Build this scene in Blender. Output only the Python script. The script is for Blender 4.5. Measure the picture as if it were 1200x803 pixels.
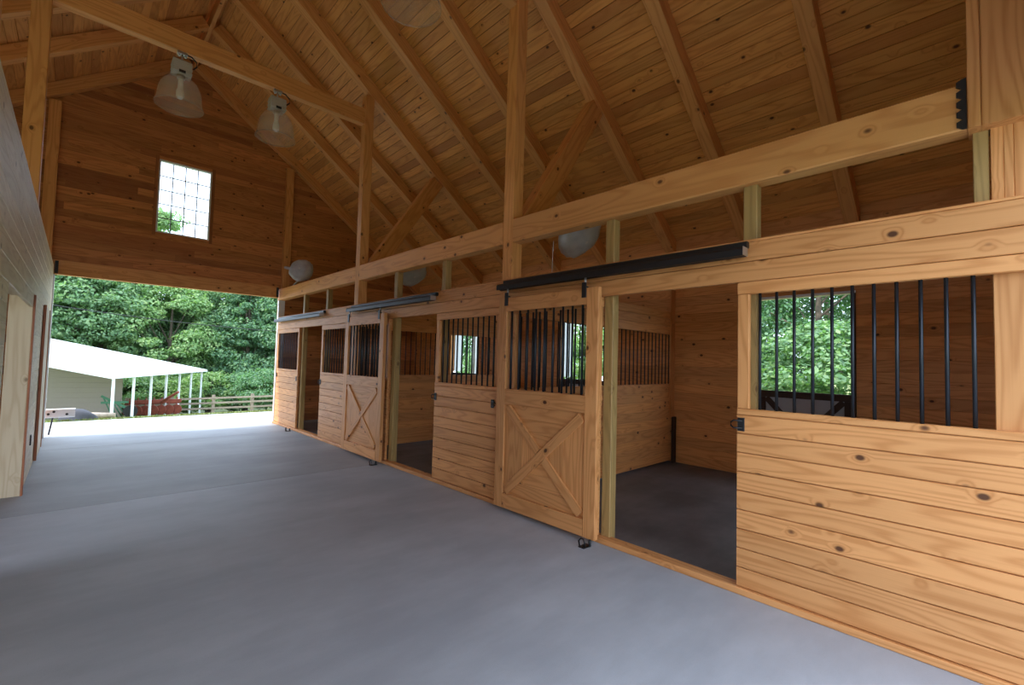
import bpy, math, random
import numpy as np
from mathutils import Vector, Matrix
random.seed(7)
rng = np.random.default_rng(7)
scene = bpy.context.scene
for o in list(bpy.data.objects):
    bpy.data.objects.remove(o)
COL = scene.collection

# ------------------------------------------------------------------ camera, sky, sun, exposure
yaw, pitch, roll = 0.7602, 0.0430, 0.0263
fw = Vector((math.sin(yaw), math.cos(yaw), 0)); rt = Vector((math.cos(yaw), -math.sin(yaw), 0)); up = Vector((0, 0, 1))
f2 = fw * math.cos(pitch) + up * math.sin(pitch); u2 = up * math.cos(pitch) - fw * math.sin(pitch)
r3 = rt * math.cos(roll) + u2 * math.sin(roll); u3 = u2 * math.cos(roll) - rt * math.sin(roll)
cd = bpy.data.cameras.new('camera'); cam = bpy.data.objects.new('camera', cd); COL.objects.link(cam)
cd.sensor_width = 36; cd.sensor_fit = 'HORIZONTAL'; cd.lens = 536.39 * 36 / 1200; cd.clip_start = 0.05; cd.clip_end = 500
m = Matrix((r3, u3, -f2)).transposed().to_4x4(); m.translation = (-3.3155, 0.0558, 1.518)
cam.matrix_world = m
scene.camera = cam

world = bpy.data.worlds.new('world'); scene.world = world; world.use_nodes = True
bg = world.node_tree.nodes['Background']
bg.inputs[0].default_value = (0.66, 0.80, 1.0, 1); bg.inputs[1].default_value = 1.6
sd = bpy.data.lights.new('sun', 'SUN'); sun = bpy.data.objects.new('sun', sd); COL.objects.link(sun)
sd.energy = 1.6; sd.angle = math.radians(0.6); sd.color = (1.0, 0.93, 0.8)
sun.rotation_euler = Vector((0.74, -0.16, -1.0)).to_track_quat('-Z', 'Y').to_euler()

vs = scene.view_settings
vs.view_transform = 'Standard'; vs.look = 'None'; vs.gamma = 1; vs.exposure = 1.52; vs.use_curve_mapping = False

# ------------------------------------------------------------------ materials
MATS = {}
def newmat(name):
    mt = bpy.data.materials.new(name); mt.use_nodes = True; MATS[name] = mt
    nt = mt.node_tree; return mt, nt, nt.nodes['Principled BSDF']
def N(nt, t, **kw):
    n = nt.nodes.new(t)
    for k, v in kw.items(): setattr(n, k, v)
    return n
def setin(n, **kw):
    for k, v in kw.items(): n.inputs[k.replace('_', ' ')].default_value = v
def math_(nt, op, a, b=None, clamp=False):
    n = N(nt, 'ShaderNodeMath', operation=op, use_clamp=clamp)
    for i, v in enumerate((a, b)):
        if v is None: continue
        if isinstance(v, (int, float)): n.inputs[i].default_value = v
        else: nt.links.new(v, n.inputs[i])
    return n.outputs[0]
def mixc(nt, fac, a, b, mode='MIX'):
    n = N(nt, 'ShaderNodeMix', data_type='RGBA', blend_type=mode)
    for i, v in ((0, fac), (6, a), (7, b)):
        if isinstance(v, (int, float)): n.inputs[i].default_value = v
        elif isinstance(v, tuple): n.inputs[i].default_value = (*v[:3], 1)
        else: nt.links.new(v, n.inputs[i])
    return n.outputs[2]
def smooth(nt, val, lo, hi):
    n = N(nt, 'ShaderNodeMapRange', interpolation_type='SMOOTHSTEP')
    nt.links.new(val, n.inputs[0]); n.inputs[1].default_value = lo; n.inputs[2].default_value = hi
    return n.outputs[0]

def wood(name, light, dark, knot=(0.10, 0.035, 0.012), rings=26., knots=1., rough=0.5, vary=0.16, face='xz', red=None):
    mt, nt, bs = newmat(name); L = nt.links
    tc = N(nt, 'ShaderNodeTexCoord'); oi = N(nt, 'ShaderNodeObjectInfo')
    off = N(nt, 'ShaderNodeCombineXYZ')
    for i, k in enumerate((91., 57., 33.)):
        L.new(math_(nt, 'MULTIPLY', oi.outputs['Random'], k), off.inputs[i])
    add = N(nt, 'ShaderNodeVectorMath', operation='ADD')
    L.new(tc.outputs['Object'], add.inputs[0]); L.new(off.outputs[0], add.inputs[1])
    p = add.outputs[0]
    st = N(nt, 'ShaderNodeMapping'); L.new(p, st.inputs[0]); st.inputs['Scale'].default_value = (0.55, 6., 6.)
    n1 = N(nt, 'ShaderNodeTexNoise'); L.new(st.outputs[0], n1.inputs['Vector']); setin(n1, Scale=1.0, Detail=1.5, Roughness=0.45)
    # knots: flattened cells, only some of them are knots
    ks = N(nt, 'ShaderNodeMapping'); L.new(p, ks.inputs[0]); ks.inputs['Scale'].default_value = (4.6, 6.5, 6.5)
    vo = N(nt, 'ShaderNodeTexVoronoi'); L.new(ks.outputs[0], vo.inputs['Vector']); setin(vo, Scale=1.0, Randomness=1.0)
    sep = N(nt, 'ShaderNodeSeparateColor'); L.new(vo.outputs['Color'], sep.inputs[0])
    pick = math_(nt, 'GREATER_THAN', sep.outputs[0], 0.45)
    kd = smooth(nt, vo.outputs['Distance'], 0.15, 0.07)
    kmask = math_(nt, 'MULTIPLY', math_(nt, 'MULTIPLY', kd, pick), knots, True)
    halo = math_(nt, 'MULTIPLY', smooth(nt, vo.outputs['Distance'], 0.34, 0.05), pick)
    # growth rings, bent around the knots
    ph = math_(nt, 'ADD', math_(nt, 'MULTIPLY', n1.outputs[0], rings), math_(nt, 'MULTIPLY', halo, 3.0))
    ring = math_(nt, 'ADD', math_(nt, 'MULTIPLY', math_(nt, 'SINE', math_(nt, 'MULTIPLY', ph, 3.1)), 0.5), 0.5)
    ring = math_(nt, 'POWER', ring, 2.2)
    fg = N(nt, 'ShaderNodeMapping'); L.new(p, fg.inputs[0]); fg.inputs['Scale'].default_value = (3., 120., 120.)
    n2 = N(nt, 'ShaderNodeTexNoise'); L.new(fg.outputs[0], n2.inputs['Vector']); setin(n2, Scale=1.0, Detail=2.0)
    big = N(nt, 'ShaderNodeTexNoise'); L.new(p, big.inputs['Vector']); setin(big, Scale=1.1, Detail=1.0)
    g = math_(nt, 'ADD', math_(nt, 'MULTIPLY', ring, 0.55), math_(nt, 'MULTIPLY', math_(nt, 'SUBTRACT', n2.outputs[0], 0.5), 0.5), True)
    c = mixc(nt, g, light, dark)
    c = mixc(nt, math_(nt, 'MULTIPLY', halo, 0.35), c, dark)
    if red:
        c = mixc(nt, math_(nt, 'MULTIPLY', smooth(nt, math_(nt, 'FRACT', math_(nt, 'MULTIPLY', oi.outputs['Random'], 17.3)), 0.72, 1.0), 0.6), c, red)
    c = mixc(nt, kmask, c, knot)
    v = math_(nt, 'ADD', 1.0 - vary, math_(nt, 'MULTIPLY', math_(nt, 'FRACT', math_(nt, 'MULTIPLY', oi.outputs['Random'], 7.7)), 2 * vary))
    v = math_(nt, 'MULTIPLY', v, math_(nt, 'ADD', 0.88, math_(nt, 'MULTIPLY', big.outputs[0], 0.24)))
    hsv = N(nt, 'ShaderNodeHueSaturation'); L.new(c, hsv.inputs['Color']); L.new(v, hsv.inputs['Value'])
    L.new(hsv.outputs[0], bs.inputs['Base Color']); bs.inputs['Roughness'].default_value = rough; bs.inputs['Specular IOR Level'].default_value = 0.3
    bp = N(nt, 'ShaderNodeBump'); setin(bp, Strength=0.12, Distance=0.004); L.new(g, bp.inputs['Height']); L.new(bp.outputs[0], bs.inputs['Normal'])
    return mt
def plain(name, col, rough=0.5, metal=0.0, var=0.0, scale=8., bump=0.0):
    mt, nt, bs = newmat(name); L = nt.links
    tc = N(nt, 'ShaderNodeTexCoord'); no = N(nt, 'ShaderNodeTexNoise'); L.new(tc.outputs['Object'], no.inputs['Vector']); setin(no, Scale=scale, Detail=4.)
    k = 1 - var
    c = mixc(nt, no.outputs[0], tuple(x * k for x in col), tuple(min(1, x * (1 + var)) for x in col))
    L.new(c, bs.inputs['Base Color']); bs.inputs['Roughness'].default_value = rough; bs.inputs['Metallic'].default_value = metal
    if bump:
        bp = N(nt, 'ShaderNodeBump'); setin(bp, Strength=bump, Distance=0.01); L.new(no.outputs[0], bp.inputs['Height']); L.new(bp.outputs[0], bs.inputs['Normal'])
    return mt
def see_through(name, col, alpha, rough=0.25, ribs=0.0):
    mt, nt, bs = newmat(name); L = nt.links
    out = nt.nodes['Material Output']
    bs.inputs['Base Color'].default_value = (*col, 1); bs.inputs['Roughness'].default_value = rough
    tl = N(nt, 'ShaderNodeBsdfTranslucent'); tl.inputs[0].default_value = (*col, 1)
    m0 = N(nt, 'ShaderNodeMixShader'); m0.inputs[0].default_value = 0.35; L.new(bs.outputs[0], m0.inputs[1]); L.new(tl.outputs[0], m0.inputs[2])
    tr = N(nt, 'ShaderNodeBsdfTransparent'); mx = N(nt, 'ShaderNodeMixShader')
    no = N(nt, 'ShaderNodeTexNoise'); tc = N(nt, 'ShaderNodeTexCoord'); L.new(tc.outputs['Object'], no.inputs['Vector']); setin(no, Scale=9., Detail=3.)
    a = math_(nt, 'ADD', alpha - 0.15, math_(nt, 'MULTIPLY', no.outputs[0], 0.3), True)
    L.new(a, mx.inputs[0]); L.new(tr.outputs[0], mx.inputs[1]); L.new(m0.outputs[0], mx.inputs[2]); L.new(mx.outputs[0], out.inputs[0])
    return mt

PINE = wood('pine', (0.69, 0.315, 0.112), (0.47, 0.170, 0.043), vary=0.10)
BEAMW = wood('beam_pine', (0.76, 0.36, 0.12), (0.56, 0.215, 0.055), vary=0.07, rings=20., knots=0.9)
DECK = wood('deck_pine', (0.76, 0.35, 0.10), (0.54, 0.20, 0.045), vary=0.13, rings=22., red=(0.46, 0.17, 0.05))
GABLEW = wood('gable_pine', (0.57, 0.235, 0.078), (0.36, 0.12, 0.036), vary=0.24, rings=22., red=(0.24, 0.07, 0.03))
STALLW = wood('stall_pine', (0.76, 0.345, 0.115), (0.54, 0.20, 0.05), vary=0.13)
PALE = wood('light_paled_pine', (0.66, 0.54, 0.36), (0.52, 0.38, 0.22), vary=0.08, rings=20., knots=0.6)  # same pine, with the pallor of bluish grazing light put into its colour
TREATED = wood('treated_pine', (0.42, 0.265, 0.095), (0.25, 0.155, 0.055), vary=0.08, rings=24., knots=0.6)
REDW = wood('red_pine', (0.45, 0.17, 0.08), (0.30, 0.10, 0.05), vary=0.05)
DARKW = wood('dark_stained', (0.055, 0.028, 0.018), (0.03, 0.015, 0.01), knots=0.0, vary=0.05)
FENCEW = wood('weathered_wood', (0.34, 0.27, 0.21), (0.20, 0.155, 0.12), knots=0.4, rough=0.8)
BLACK = plain('black_metal', (0.018, 0.018, 0.02), 0.42, 0.3, 0.2)
BARM = plain('bar_metal', (0.03, 0.034, 0.042), 0.38, 0.6, 0.1)
CHROME = plain('zinc_metal', (0.55, 0.56, 0.58), 0.35, 0.9, 0.1)
GREYBOX = plain('ballast_grey', (0.50, 0.46, 0.42), 0.55, 0.1, 0.1)
WHITE = plain('white_paint', (0.80, 0.82, 0.84), 0.5, 0, 0.05)
SHEDROOF = plain('white_metal_roof', (0.80, 0.84, 0.88), 0.4, 0.1, 0.04, 1.5)
SIDING = plain('cream_siding', (0.27, 0.225, 0.185), 0.6, 0, 0.05)
RUST = plain('rust_red', (0.22, 0.05, 0.03), 0.8, 0.1, 0.5, 6.)
GREENP = plain('green_paint', (0.05, 0.16, 0.09), 0.6, 0.1, 0.3)
STONE = plain('dark_stone', (0.05, 0.05, 0.06), 0.9, 0, 0.3, 3., 0.4)
FELT = plain('roofing_felt', (0.05, 0.035, 0.028), 0.9)
WIREM = plain('wire_black', (0.02, 0.02, 0.025), 0.7)
PLASTIC = see_through('plastic_wrap', (0.78, 0.77, 0.78), 0.5, 0.3)
DOME = see_through('acrylic_dome', (0.70, 0.58, 0.47), 0.20, 0.08)
BULB = plain('bulb_glass', (0.9, 0.9, 0.88), 0.1)
GREYP = plain('grey_panel', (0.42, 0.40, 0.40), 0.7, 0, 0.1)

def concrete(name, a, b, rough=0.7, sc=1.0):
    mt, nt, bs = newmat(name); L = nt.links
    geo = N(nt, 'ShaderNodeNewGeometry')
    def noise(s, d, stretch=(1, 1, 1)):
        mp = N(nt, 'ShaderNodeMapping'); L.new(geo.outputs['Position'], mp.inputs[0]); mp.inputs['Scale'].default_value = stretch
        n = N(nt, 'ShaderNodeTexNoise'); L.new(mp.outputs[0], n.inputs['Vector']); setin(n, Scale=s, Detail=d, Roughness=0.6); return n.outputs[0]
    n1 = noise(0.6 * sc, 5.); n2 = noise(5., 8., (0.6, 1.3, 1)); n3 = noise(140., 2.); n4 = noise(1.3, 6., (0.4, 1.5, 1))
    t = math_(nt, 'ADD', math_(nt, 'MULTIPLY', n1, 0.5), math_(nt, 'ADD', math_(nt, 'MULTIPLY', n2, 0.22), math_(nt, 'MULTIPLY', n4, 0.35)))
    c = mixc(nt, smooth(nt, t, 0.36, 0.74), a, b)
    c = mixc(nt, math_(nt, 'MULTIPLY', smooth(nt, n3, 0.5, 0.8), 0.18), c, tuple(x * 0.6 for x in a))
    L.new(c, bs.inputs['Base Color'])
    L.new(math_(nt, 'ADD', rough - 0.12, math_(nt, 'MULTIPLY', n2, 0.24)), bs.inputs['Roughness'])
    bp = N(nt, 'ShaderNodeBump'); setin(bp, Strength=0.15, Distance=0.004); L.new(n3, bp.inputs['Height']); L.new(bp.outputs[0], bs.inputs['Normal'])
    return mt
CONC = concrete('concrete', (0.335, 0.345, 0.372), (0.485, 0.50, 0.53), 0.6)
CONC2 = concrete('darker_concrete', (0.25, 0.255, 0.272), (0.385, 0.395, 0.415), 0.6)  # darker tone for the far aisle slabs
MATF = concrete('stall_floor', (0.07, 0.065, 0.065), (0.20, 0.19, 0.19), 0.5, 2.2)
CONCB = concrete('concrete_joint', (0.10, 0.10, 0.10), (0.14, 0.14, 0.14), 0.9)

def grass():
    mt, nt, bs = newmat('grass'); L = nt.links
    geo = N(nt, 'ShaderNodeNewGeometry'); n = N(nt, 'ShaderNodeTexNoise'); L.new(geo.outputs['Position'], n.inputs['Vector']); setin(n, Scale=1.3, Detail=6.)
    c = mixc(nt, smooth(nt, n.outputs[0], 0.3, 0.7), (0.10, 0.15, 0.03), (0.22, 0.24, 0.06)); L.new(c, bs.inputs['Base Color']); bs.inputs['Roughness'].default_value = 0.9
    return mt
GRASS = grass()
def leafmat(name, a, b, c3):
    mt, nt, bs = newmat(name); L = nt.links
    geo = N(nt, 'ShaderNodeNewGeometry'); cr = N(nt, 'ShaderNodeValToRGB'); L.new(geo.outputs['Random Per Island'], cr.inputs[0])
    e = cr.color_ramp.elements; e[0].color = (*a, 1); e[1].color = (*c3, 1); x = cr.color_ramp.elements.new(0.6); x.color = (*b, 1)
    L.new(cr.outputs[0], bs.inputs['Base Color']); bs.inputs['Roughness'].default_value = 0.55
    tl = N(nt, 'ShaderNodeBsdfTranslucent'); L.new(mixc(nt, 1.0, cr.outputs[0], (1.0, 1.3, 0.5), 'MULTIPLY'), tl.inputs[0])
    mx = N(nt, 'ShaderNodeMixShader'); mx.inputs[0].default_value = 0.4; L.new(bs.outputs[0], mx.inputs[1]); L.new(tl.outputs[0], mx.inputs[2]); L.new(mx.outputs[0], nt.nodes['Material Output'].inputs[0])
    return mt
LEAF = [leafmat('leaf_mid', (0.13, 0.24, 0.13), (0.20, 0.33, 0.16), (0.29, 0.41, 0.18)),
        leafmat('leaf_dark', (0.09, 0.19, 0.11), (0.14, 0.27, 0.135), (0.23, 0.35, 0.16)),
        leafmat('leaf_light', (0.16, 0.28, 0.12), (0.24, 0.37, 0.15), (0.34, 0.44, 0.18))]
BARK = plain('bark', (0.12, 0.09, 0.065), 0.9, 0, 0.3, 5., 0.4)
def glassmat():
    mt, nt, bs = newmat('window_glass'); L = nt.links
    tr = N(nt, 'ShaderNodeBsdfTransparent'); tr.inputs[0].default_value = (0.96, 0.98, 0.98, 1)
    gl = N(nt, 'ShaderNodeBsdfGlossy'); gl.inputs['Roughness'].default_value = 0.02
    mx = N(nt, 'ShaderNodeMixShader'); mx.inputs[0].default_value = 0.06
    L.new(tr.outputs[0], mx.inputs[1]); L.new(gl.outputs[0], mx.inputs[2]); L.new(mx.outputs[0], nt.nodes['Material Output'].inputs[0]); return mt
GLASS = glassmat()

# ------------------------------------------------------------------ helpers
WM = {}
def link(o, world, parent):
    COL.objects.link(o); WM[o.name] = world
    if parent:
        o.parent = parent; o.matrix_parent_inverse = WM[parent.name].inverted()
    o.matrix_basis = world
    return o
def tag(o, label, cat=None, group=None, kind=None):
    o['label'] = label
    if cat: o['category'] = cat
    if group: o['group'] = group
    if kind: o['kind'] = kind
    return o
def thing(name, loc, label, cat, group=None, kind=None):
    o = bpy.data.objects.new(name, None); o.empty_display_size = 0.1
    link(o, Matrix.Translation(loc), None); return tag(o, label, cat, group, kind)
def mk(name, verts, faces, mat, parent=None, world=None, smooth_=False, cache=None):
    me = bpy.data.meshes.new(name); me.from_pydata([tuple(v) for v in verts], [], faces); me.update()
    if smooth_:
        me.polygons.foreach_set('use_smooth', [True] * len(me.polygons))
    me.materials.append(mat)
    return link(bpy.data.objects.new(name, me), world or Matrix.Identity(4), parent)
PC = {}
def prism_mesh(L, w, t, ch, mat):
    key = (round(L, 4), round(w, 4), round(t, 4), ch, mat.name)
    if key in PC: return PC[key]
    a, b, h = w / 2, t / 2, L / 2; c = min(ch, a * 0.45, b * 0.45)
    sec = [(-b + c, -a), (b - c, -a), (b, -a + c), (b, a - c), (b - c, a), (-b + c, a), (-b, a - c), (-b, -a + c)]
    v = [(-h, y, z) for y, z in sec] + [(h, y, z) for y, z in sec]
    f = [(i, (i + 1) % 8, 8 + (i + 1) % 8, 8 + i)[::-1] for i in range(8)] + [tuple(range(8)), tuple(range(15, 7, -1))]
    me = bpy.data.meshes.new('timber'); me.from_pydata(v, [], f); me.update(); me.materials.append(mat); PC[key] = me
    return me
def timber(name, p0, p1, side, w, t, mat, parent=None, ch=0.004):
    """board from p0 to p1 (centre line); t is its size along `side`, w across."""
    p0, p1 = Vector(p0), Vector(p1); x = (p1 - p0); L = x.length; x.normalize()
    y = Vector(side); y = (y - x * y.dot(x)).normalized(); z = x.cross(y)
    W = Matrix((x, y, z)).transposed().to_4x4(); W.translation = (p0 + p1) / 2
    return link(bpy.data.objects.new(name, prism_mesh(L, w, t, ch, mat)), W, parent)
def box(name, lo, hi, axis, mat, parent=None, ch=0.004):
    lo, hi = Vector(lo), Vector(hi); c = (lo + hi) / 2; d = hi - lo
    p0 = c.copy(); p1 = c.copy(); p0[axis] = lo[axis]; p1[axis] = hi[axis]
    s = {0: 1, 1: 0, 2: 0}[axis]; side = Vector((0, 0, 0)); side[s] = 1
    o = {0: 2, 1: 2, 2: 1}[axis]
    return timber(name, p0, p1, side, d[o], d[s], mat, parent, ch)
def tube(name, p0, p1, r, mat, parent=None, seg=8):
    p0, p1 = Vector(p0), Vector(p1); x = (p1 - p0); L = x.length
    key = ('tube', round(L, 4), r, seg, mat.name)
    if key not in PC:
        v = [(r * math.cos(2 * math.pi * i / seg), r * math.sin(2 * math.pi * i / seg), s * L / 2) for s in (-1, 1) for i in range(seg)]
        f = [(i, (i + 1) % seg, seg + (i + 1) % seg, seg + i) for i in range(seg)] + [tuple(range(seg - 1, -1, -1)), tuple(range(seg, 2 * seg))]
        me = bpy.data.meshes.new('tube'); me.from_pydata(v, [], f); me.update(); me.materials.append(mat)
        for pl in me.polygons[:seg]: pl.use_smooth = True
        PC[key] = me
    W = x.to_track_quat('Z', 'Y').to_matrix().to_4x4(); W.translation = (p0 + p1) / 2
    return link(bpy.data.objects.new(name, PC[key]), W, parent)
def path_tube(name, pts, r, mat, parent=None, seg=8, closed=False):
    pts = [Vector(p) for p in pts]; n = len(pts); v = []; f = []
    for i, p in enumerate(pts):
        a = pts[i - 1] if (i or closed) else p; b = pts[(i + 1) % n] if (i < n - 1 or closed) else p
        t = (b - a).normalized(); q = t.to_track_quat('Z', 'Y')
        for k in range(seg):
            an = 2 * math.pi * k / seg; v.append(p + q @ Vector((r * math.cos(an), r * math.sin(an), 0)))
    for i in range(n if closed else n - 1):
        for k in range(seg):
            j = (i + 1) % n
            f.append((i * seg + k, i * seg + (k + 1) % seg, j * seg + (k + 1) % seg, j * seg + k))
    if not closed: f += [tuple(range(seg - 1, -1, -1)), tuple(range((n - 1) * seg, n * seg))]
    return mk(name, v, f, mat, parent, None, True)
def lathe(name, prof, mat, parent, W, seg=28, ripple=None):
    v = []; f = []
    for i, (r, z) in enumerate(prof):
        for k in range(seg):
            a = 2 * math.pi * k / seg; rr = r * (ripple(a, i) if ripple else 1)
            v.append((rr * math.cos(a), rr * math.sin(a), z))
    for i in range(len(prof) - 1):
        for k in range(seg): f.append((i * seg + k, i * seg + (k + 1) % seg, (i + 1) * seg + (k + 1) % seg, (i + 1) * seg + k))
    return mk(name, v, f, mat, parent, W, True)
def polyprism(name, yz, x0, x1, mat, parent, axis_w=None):
    """polygon in the Y-Z plane, extruded in X; local x is vertical so that its grain runs up."""
    n = len(yz); cy = sum(p[0] for p in yz) / n; cz = sum(p[1] for p in yz) / n
    W = Matrix(((0, 0, 1), (0, 1, 0), (1, 0, 0))).to_4x4()   # local (x,y,z) -> world (z,y,x)
    W = Matrix(((0, 0, -1), (0, 1, 0), (1, 0, 0))).to_4x4(); W.translation = (0, cy, cz)
    v = [(z - cz, y - cy, -x0) for y, z in yz] + [(z - cz, y - cy, -x1) for y, z in yz]
    f = [tuple(range(n)), tuple(range(2 * n - 1, n - 1, -1))] + [(i, n + i, n + (i + 1) % n, (i + 1) % n) for i in range(n)]
    return mk(name, v, f, mat, parent, W)
ORD = ['first', 'second', 'third', 'fourth', 'fifth', 'sixth', 'seventh', 'eighth', 'ninth', 'tenth', 'eleventh', 'twelfth']

# ------------------------------------------------------------------ main dimensions (metres)
W_ = 3.665; G = 11.406; SL = 0.745; RX = -1.83; RZ = 7.42
COS = 1 / math.hypot(1, SL); SIN = SL * COS
def raft_z(x): return RZ - SL * abs(x - RX)
DECKV = 0.20 / COS      # vertical depth of a rafter
def deck_z(x): return raft_z(x) + DECKV

# ------------------------------------------------------------------ floor and ground
fl = mk('floor', [(-W_ - 3.7, -3.2, -.16), (3.8, -3.2, -.16), (3.8, 13.7, -.16), (-W_ - 3.7, 13.7, -.16), (-W_ - 3.7, -3.2, -.012), (3.8, -3.2, -.012), (3.8, 13.7, -.012), (-W_ - 3.7, 13.7, -.012)],
        [(3, 2, 1, 0), (4, 5, 6, 7), (0, 1, 5, 4), (1, 2, 6, 5), (2, 3, 7, 6), (3, 0, 4, 7)], CONCB)
tag(fl, 'grey concrete aisle floor running to the far opening', 'floor', None, 'structure')
for y0, y1 in ((-3.2, 6.2), (6.2, 9.95), (9.95, 13.7)):
    x1 = 3.8 if y1 > 13 else -.005
    if y1 > 13:
        box('slab', (-W_ - 3.7, 11.5, -.011), (3.8, y1, 0), 0, CONC, fl, .003); y1 = 11.494
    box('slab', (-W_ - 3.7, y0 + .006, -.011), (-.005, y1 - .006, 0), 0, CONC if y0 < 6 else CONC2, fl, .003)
fs = box('floor_stall', (.10, -.2, -.012), (3.72, 11.43, -.002), 1, MATF)
tag(fs, 'dark stained concrete floor inside the stalls', 'floor', None, 'structure')

def ground_z(x, y):
    if y > 13.7: return -.03 - min(y - 13.7, 60) * 0.1055
    return -.03
gx = [-70, -40, -25, -15, -10, -7.4, 3.85, 8, 15, 25, 40, 70]; gy = [-40, -20, -8, -3.3, 0, 5, 10, 13.69, 16, 20, 26, 33, 40, 50, 60, 74, 95]
gv = [(x, y, ground_z(x, y) - (.02 if y < 13.6 else 0) - (.16 if -7 < x < 3.8 and -3.2 < y < 13.6 else 0)) for y in gy for x in gx]
gf = [(j * len(gx) + i, j * len(gx) + i + 1, (j + 1) * len(gx) + i + 1, (j + 1) * len(gx) + i) for j in range(len(gy) - 1) for i in range(len(gx) - 1)
      if not (-7.5 < (gx[i] + gx[i + 1]) / 2 < 3.9 and -3.3 < (gy[j] + gy[j + 1]) / 2 < 13.69)]
tag(mk('ground', gv, gf, GRASS), 'grassy ground falling away behind the barn', 'ground', None, 'structure')
# grass along the edge of the apron
nb = 5000; bx = rng.uniform(-6, 7, nb); by = 13.75 + rng.exponential(1.2, nb); bh = rng.uniform(.03, .10, nb); an = rng.uniform(0, 6.28, nb)
gvs = []; gfs = []
for i in range(nb):
    z = ground_z(bx[i], by[i]); c, s = math.cos(an[i]) * .012, math.sin(an[i]) * .012
    gvs += [(bx[i] - c, by[i] - s, z), (bx[i] + c, by[i] + s, z), (bx[i] + s * 2, by[i] + c * 2, z + bh[i])]; gfs.append((3 * i, 3 * i + 1, 3 * i + 2))
tag(mk('grass_verge', gvs, gfs, GRASS), 'short bright grass along the far edge of the concrete', 'grass', None, 'stuff')

# ------------------------------------------------------------------ roof deck: ceiling_right, ceiling_left
ce = {}
for side, nm in ((1, 'right'), (-1, 'left')):
    root = thing('ceiling_' + nm, (RX, 0, RZ), 'pine plank roof deck over the %s slope of the barn' % nm, 'ceiling', None, 'structure'); ce[nm] = root
    n = Vector((side * SIN, 0, COS)); d = Vector((side * COS, 0, -SIN)); rows = 53; bw = 0.1365
    base = Vector((RX, 0, RZ + DECKV + .004)) + n * 0.011
    for i in range(rows):
        c = base + d * (bw * (i + .5) + (0.0 if side > 0 else 0.0))
        cuts = [-0.45, random.choice((3.66, 4.98, 6.1, 7.36)) if nm == 'right' else 6.1, 11.55]
        if nm == 'right' and i % 3 == 0: cuts = [-0.45, 2.51, random.choice((6.1, 7.36, 8.55)), 11.55]
        for a, b in zip(cuts, cuts[1:]):
            timber('plank', c + Vector((0, a, 0)), c + Vector((0, b, 0)), n, bw - .004, .022, DECK, root, .005)
    # thin metal roofing over the planks
    o = base + n * .017
    mkv = [o + Vector((0, -.45, 0)), o + Vector((0, 11.6, 0)), o + d * 7.3 + Vector((0, 11.6, 0)), o + d * 7.3 + Vector((0, -.45, 0))]
    mkv += [p + n * .01 for p in mkv]
    mk('roofing', mkv, [(0, 1, 2, 3), (7, 6, 5, 4), (0, 4, 5, 1), (1, 5, 6, 2), (2, 6, 7, 3), (3, 7, 4, 0)], FELT, root)

RY = [-0.05, 1.25, 2.51, 3.66, 4.98, 6.1, 7.33, 8.55, 9.78, 11.325]
for k, y in enumerate(RY):
    for side, nm in ((1, 'right'), (-1, 'left')):
        n = Vector((side * SIN, 0, COS)); d = Vector((side * COS, 0, -SIN))
        p0 = Vector((RX + side * .03, y, RZ - SL * .03)) + n * .10; p1 = p0 + d * 7.25
        r = timber('rafter', p0, p1, (0, 1, 0), .20, .155, BEAMW, None, .006)
        w = 'against the far gable' if k == 9 else '%s from the near end' % ORD[k]
        tag(r, 'heavy pine rafter under the %s roof slope, %s' % (nm, w), 'rafter', 'rafters under the roof deck')
rb = box('ridge_beam', (RX - .03, -.45, RZ - .02), (RX + .03, 11.39, RZ + .22), 1, BEAMW); tag(rb, 'pine ridge beam along the top of the roof', 'beam')

# ------------------------------------------------------------------ far gable wall (wall_far) with window_1
wf = thing('wall_far', (RX, G, 0), 'far gable wall of horizontal knotty pine boards above the opening', 'wall', None, 'structure')
RH = 0.1335; z0 = 3.10
WX0, WX1, WZ0, WZ1 = -2.30, -1.405, z0 + 6 * RH, z0 + 17 * RH
def gable_row(za, zb, segs):
    zm = (za + zb) / 2; lim = (7.665 - zm) / SL
    for a, b in segs:
        a = max(a, RX - lim); b = min(b, RX + lim)
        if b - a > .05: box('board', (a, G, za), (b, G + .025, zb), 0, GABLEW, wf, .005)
k = 0
while True:
    za = z0 + k * RH; zb = za + RH
    if zb > 7.72: break
    if WZ0 - .01 < za and zb < WZ1 + .01: segs = [(-7.3, -4.6 + (k % 3)), (-4.6 + (k % 3), WX0), (WX1, .1 + (k * 37 % 11) * .13), (.1 + (k * 37 % 11) * .13, 3.68)]
    else:
        c = -2.6 + (k * 53 % 17) * .16; segs = [(-7.3, c), (c, 3.68)]
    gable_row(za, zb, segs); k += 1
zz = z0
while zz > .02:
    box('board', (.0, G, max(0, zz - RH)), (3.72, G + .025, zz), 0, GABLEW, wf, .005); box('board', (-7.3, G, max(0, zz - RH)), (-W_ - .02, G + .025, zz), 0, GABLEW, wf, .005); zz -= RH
sh = lambda pts: None
pr_ = [(-7.4, 3.10), (3.68, 3.10), (3.68, 3.35), (RX, 7.5), (-7.4, 3.35)]
# outer sheathing around the window, one part per field
def sheath(x0, x1, za, zb): box('sheathing', (x0, G + .027, za), (x1, G + .05, zb), 0, FENCEW, wf, .001)
sheath(-5.2, WX0, 3.1, 4.9); sheath(WX1, 1.5, 3.1, 4.9); sheath(WX0, WX1, 3.1, WZ0); sheath(-3.6, WX0, 4.9, 6.05); sheath(WX1, 0, 4.9, 6.05); sheath(WX0, WX1, WZ1, 6.05)

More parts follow.
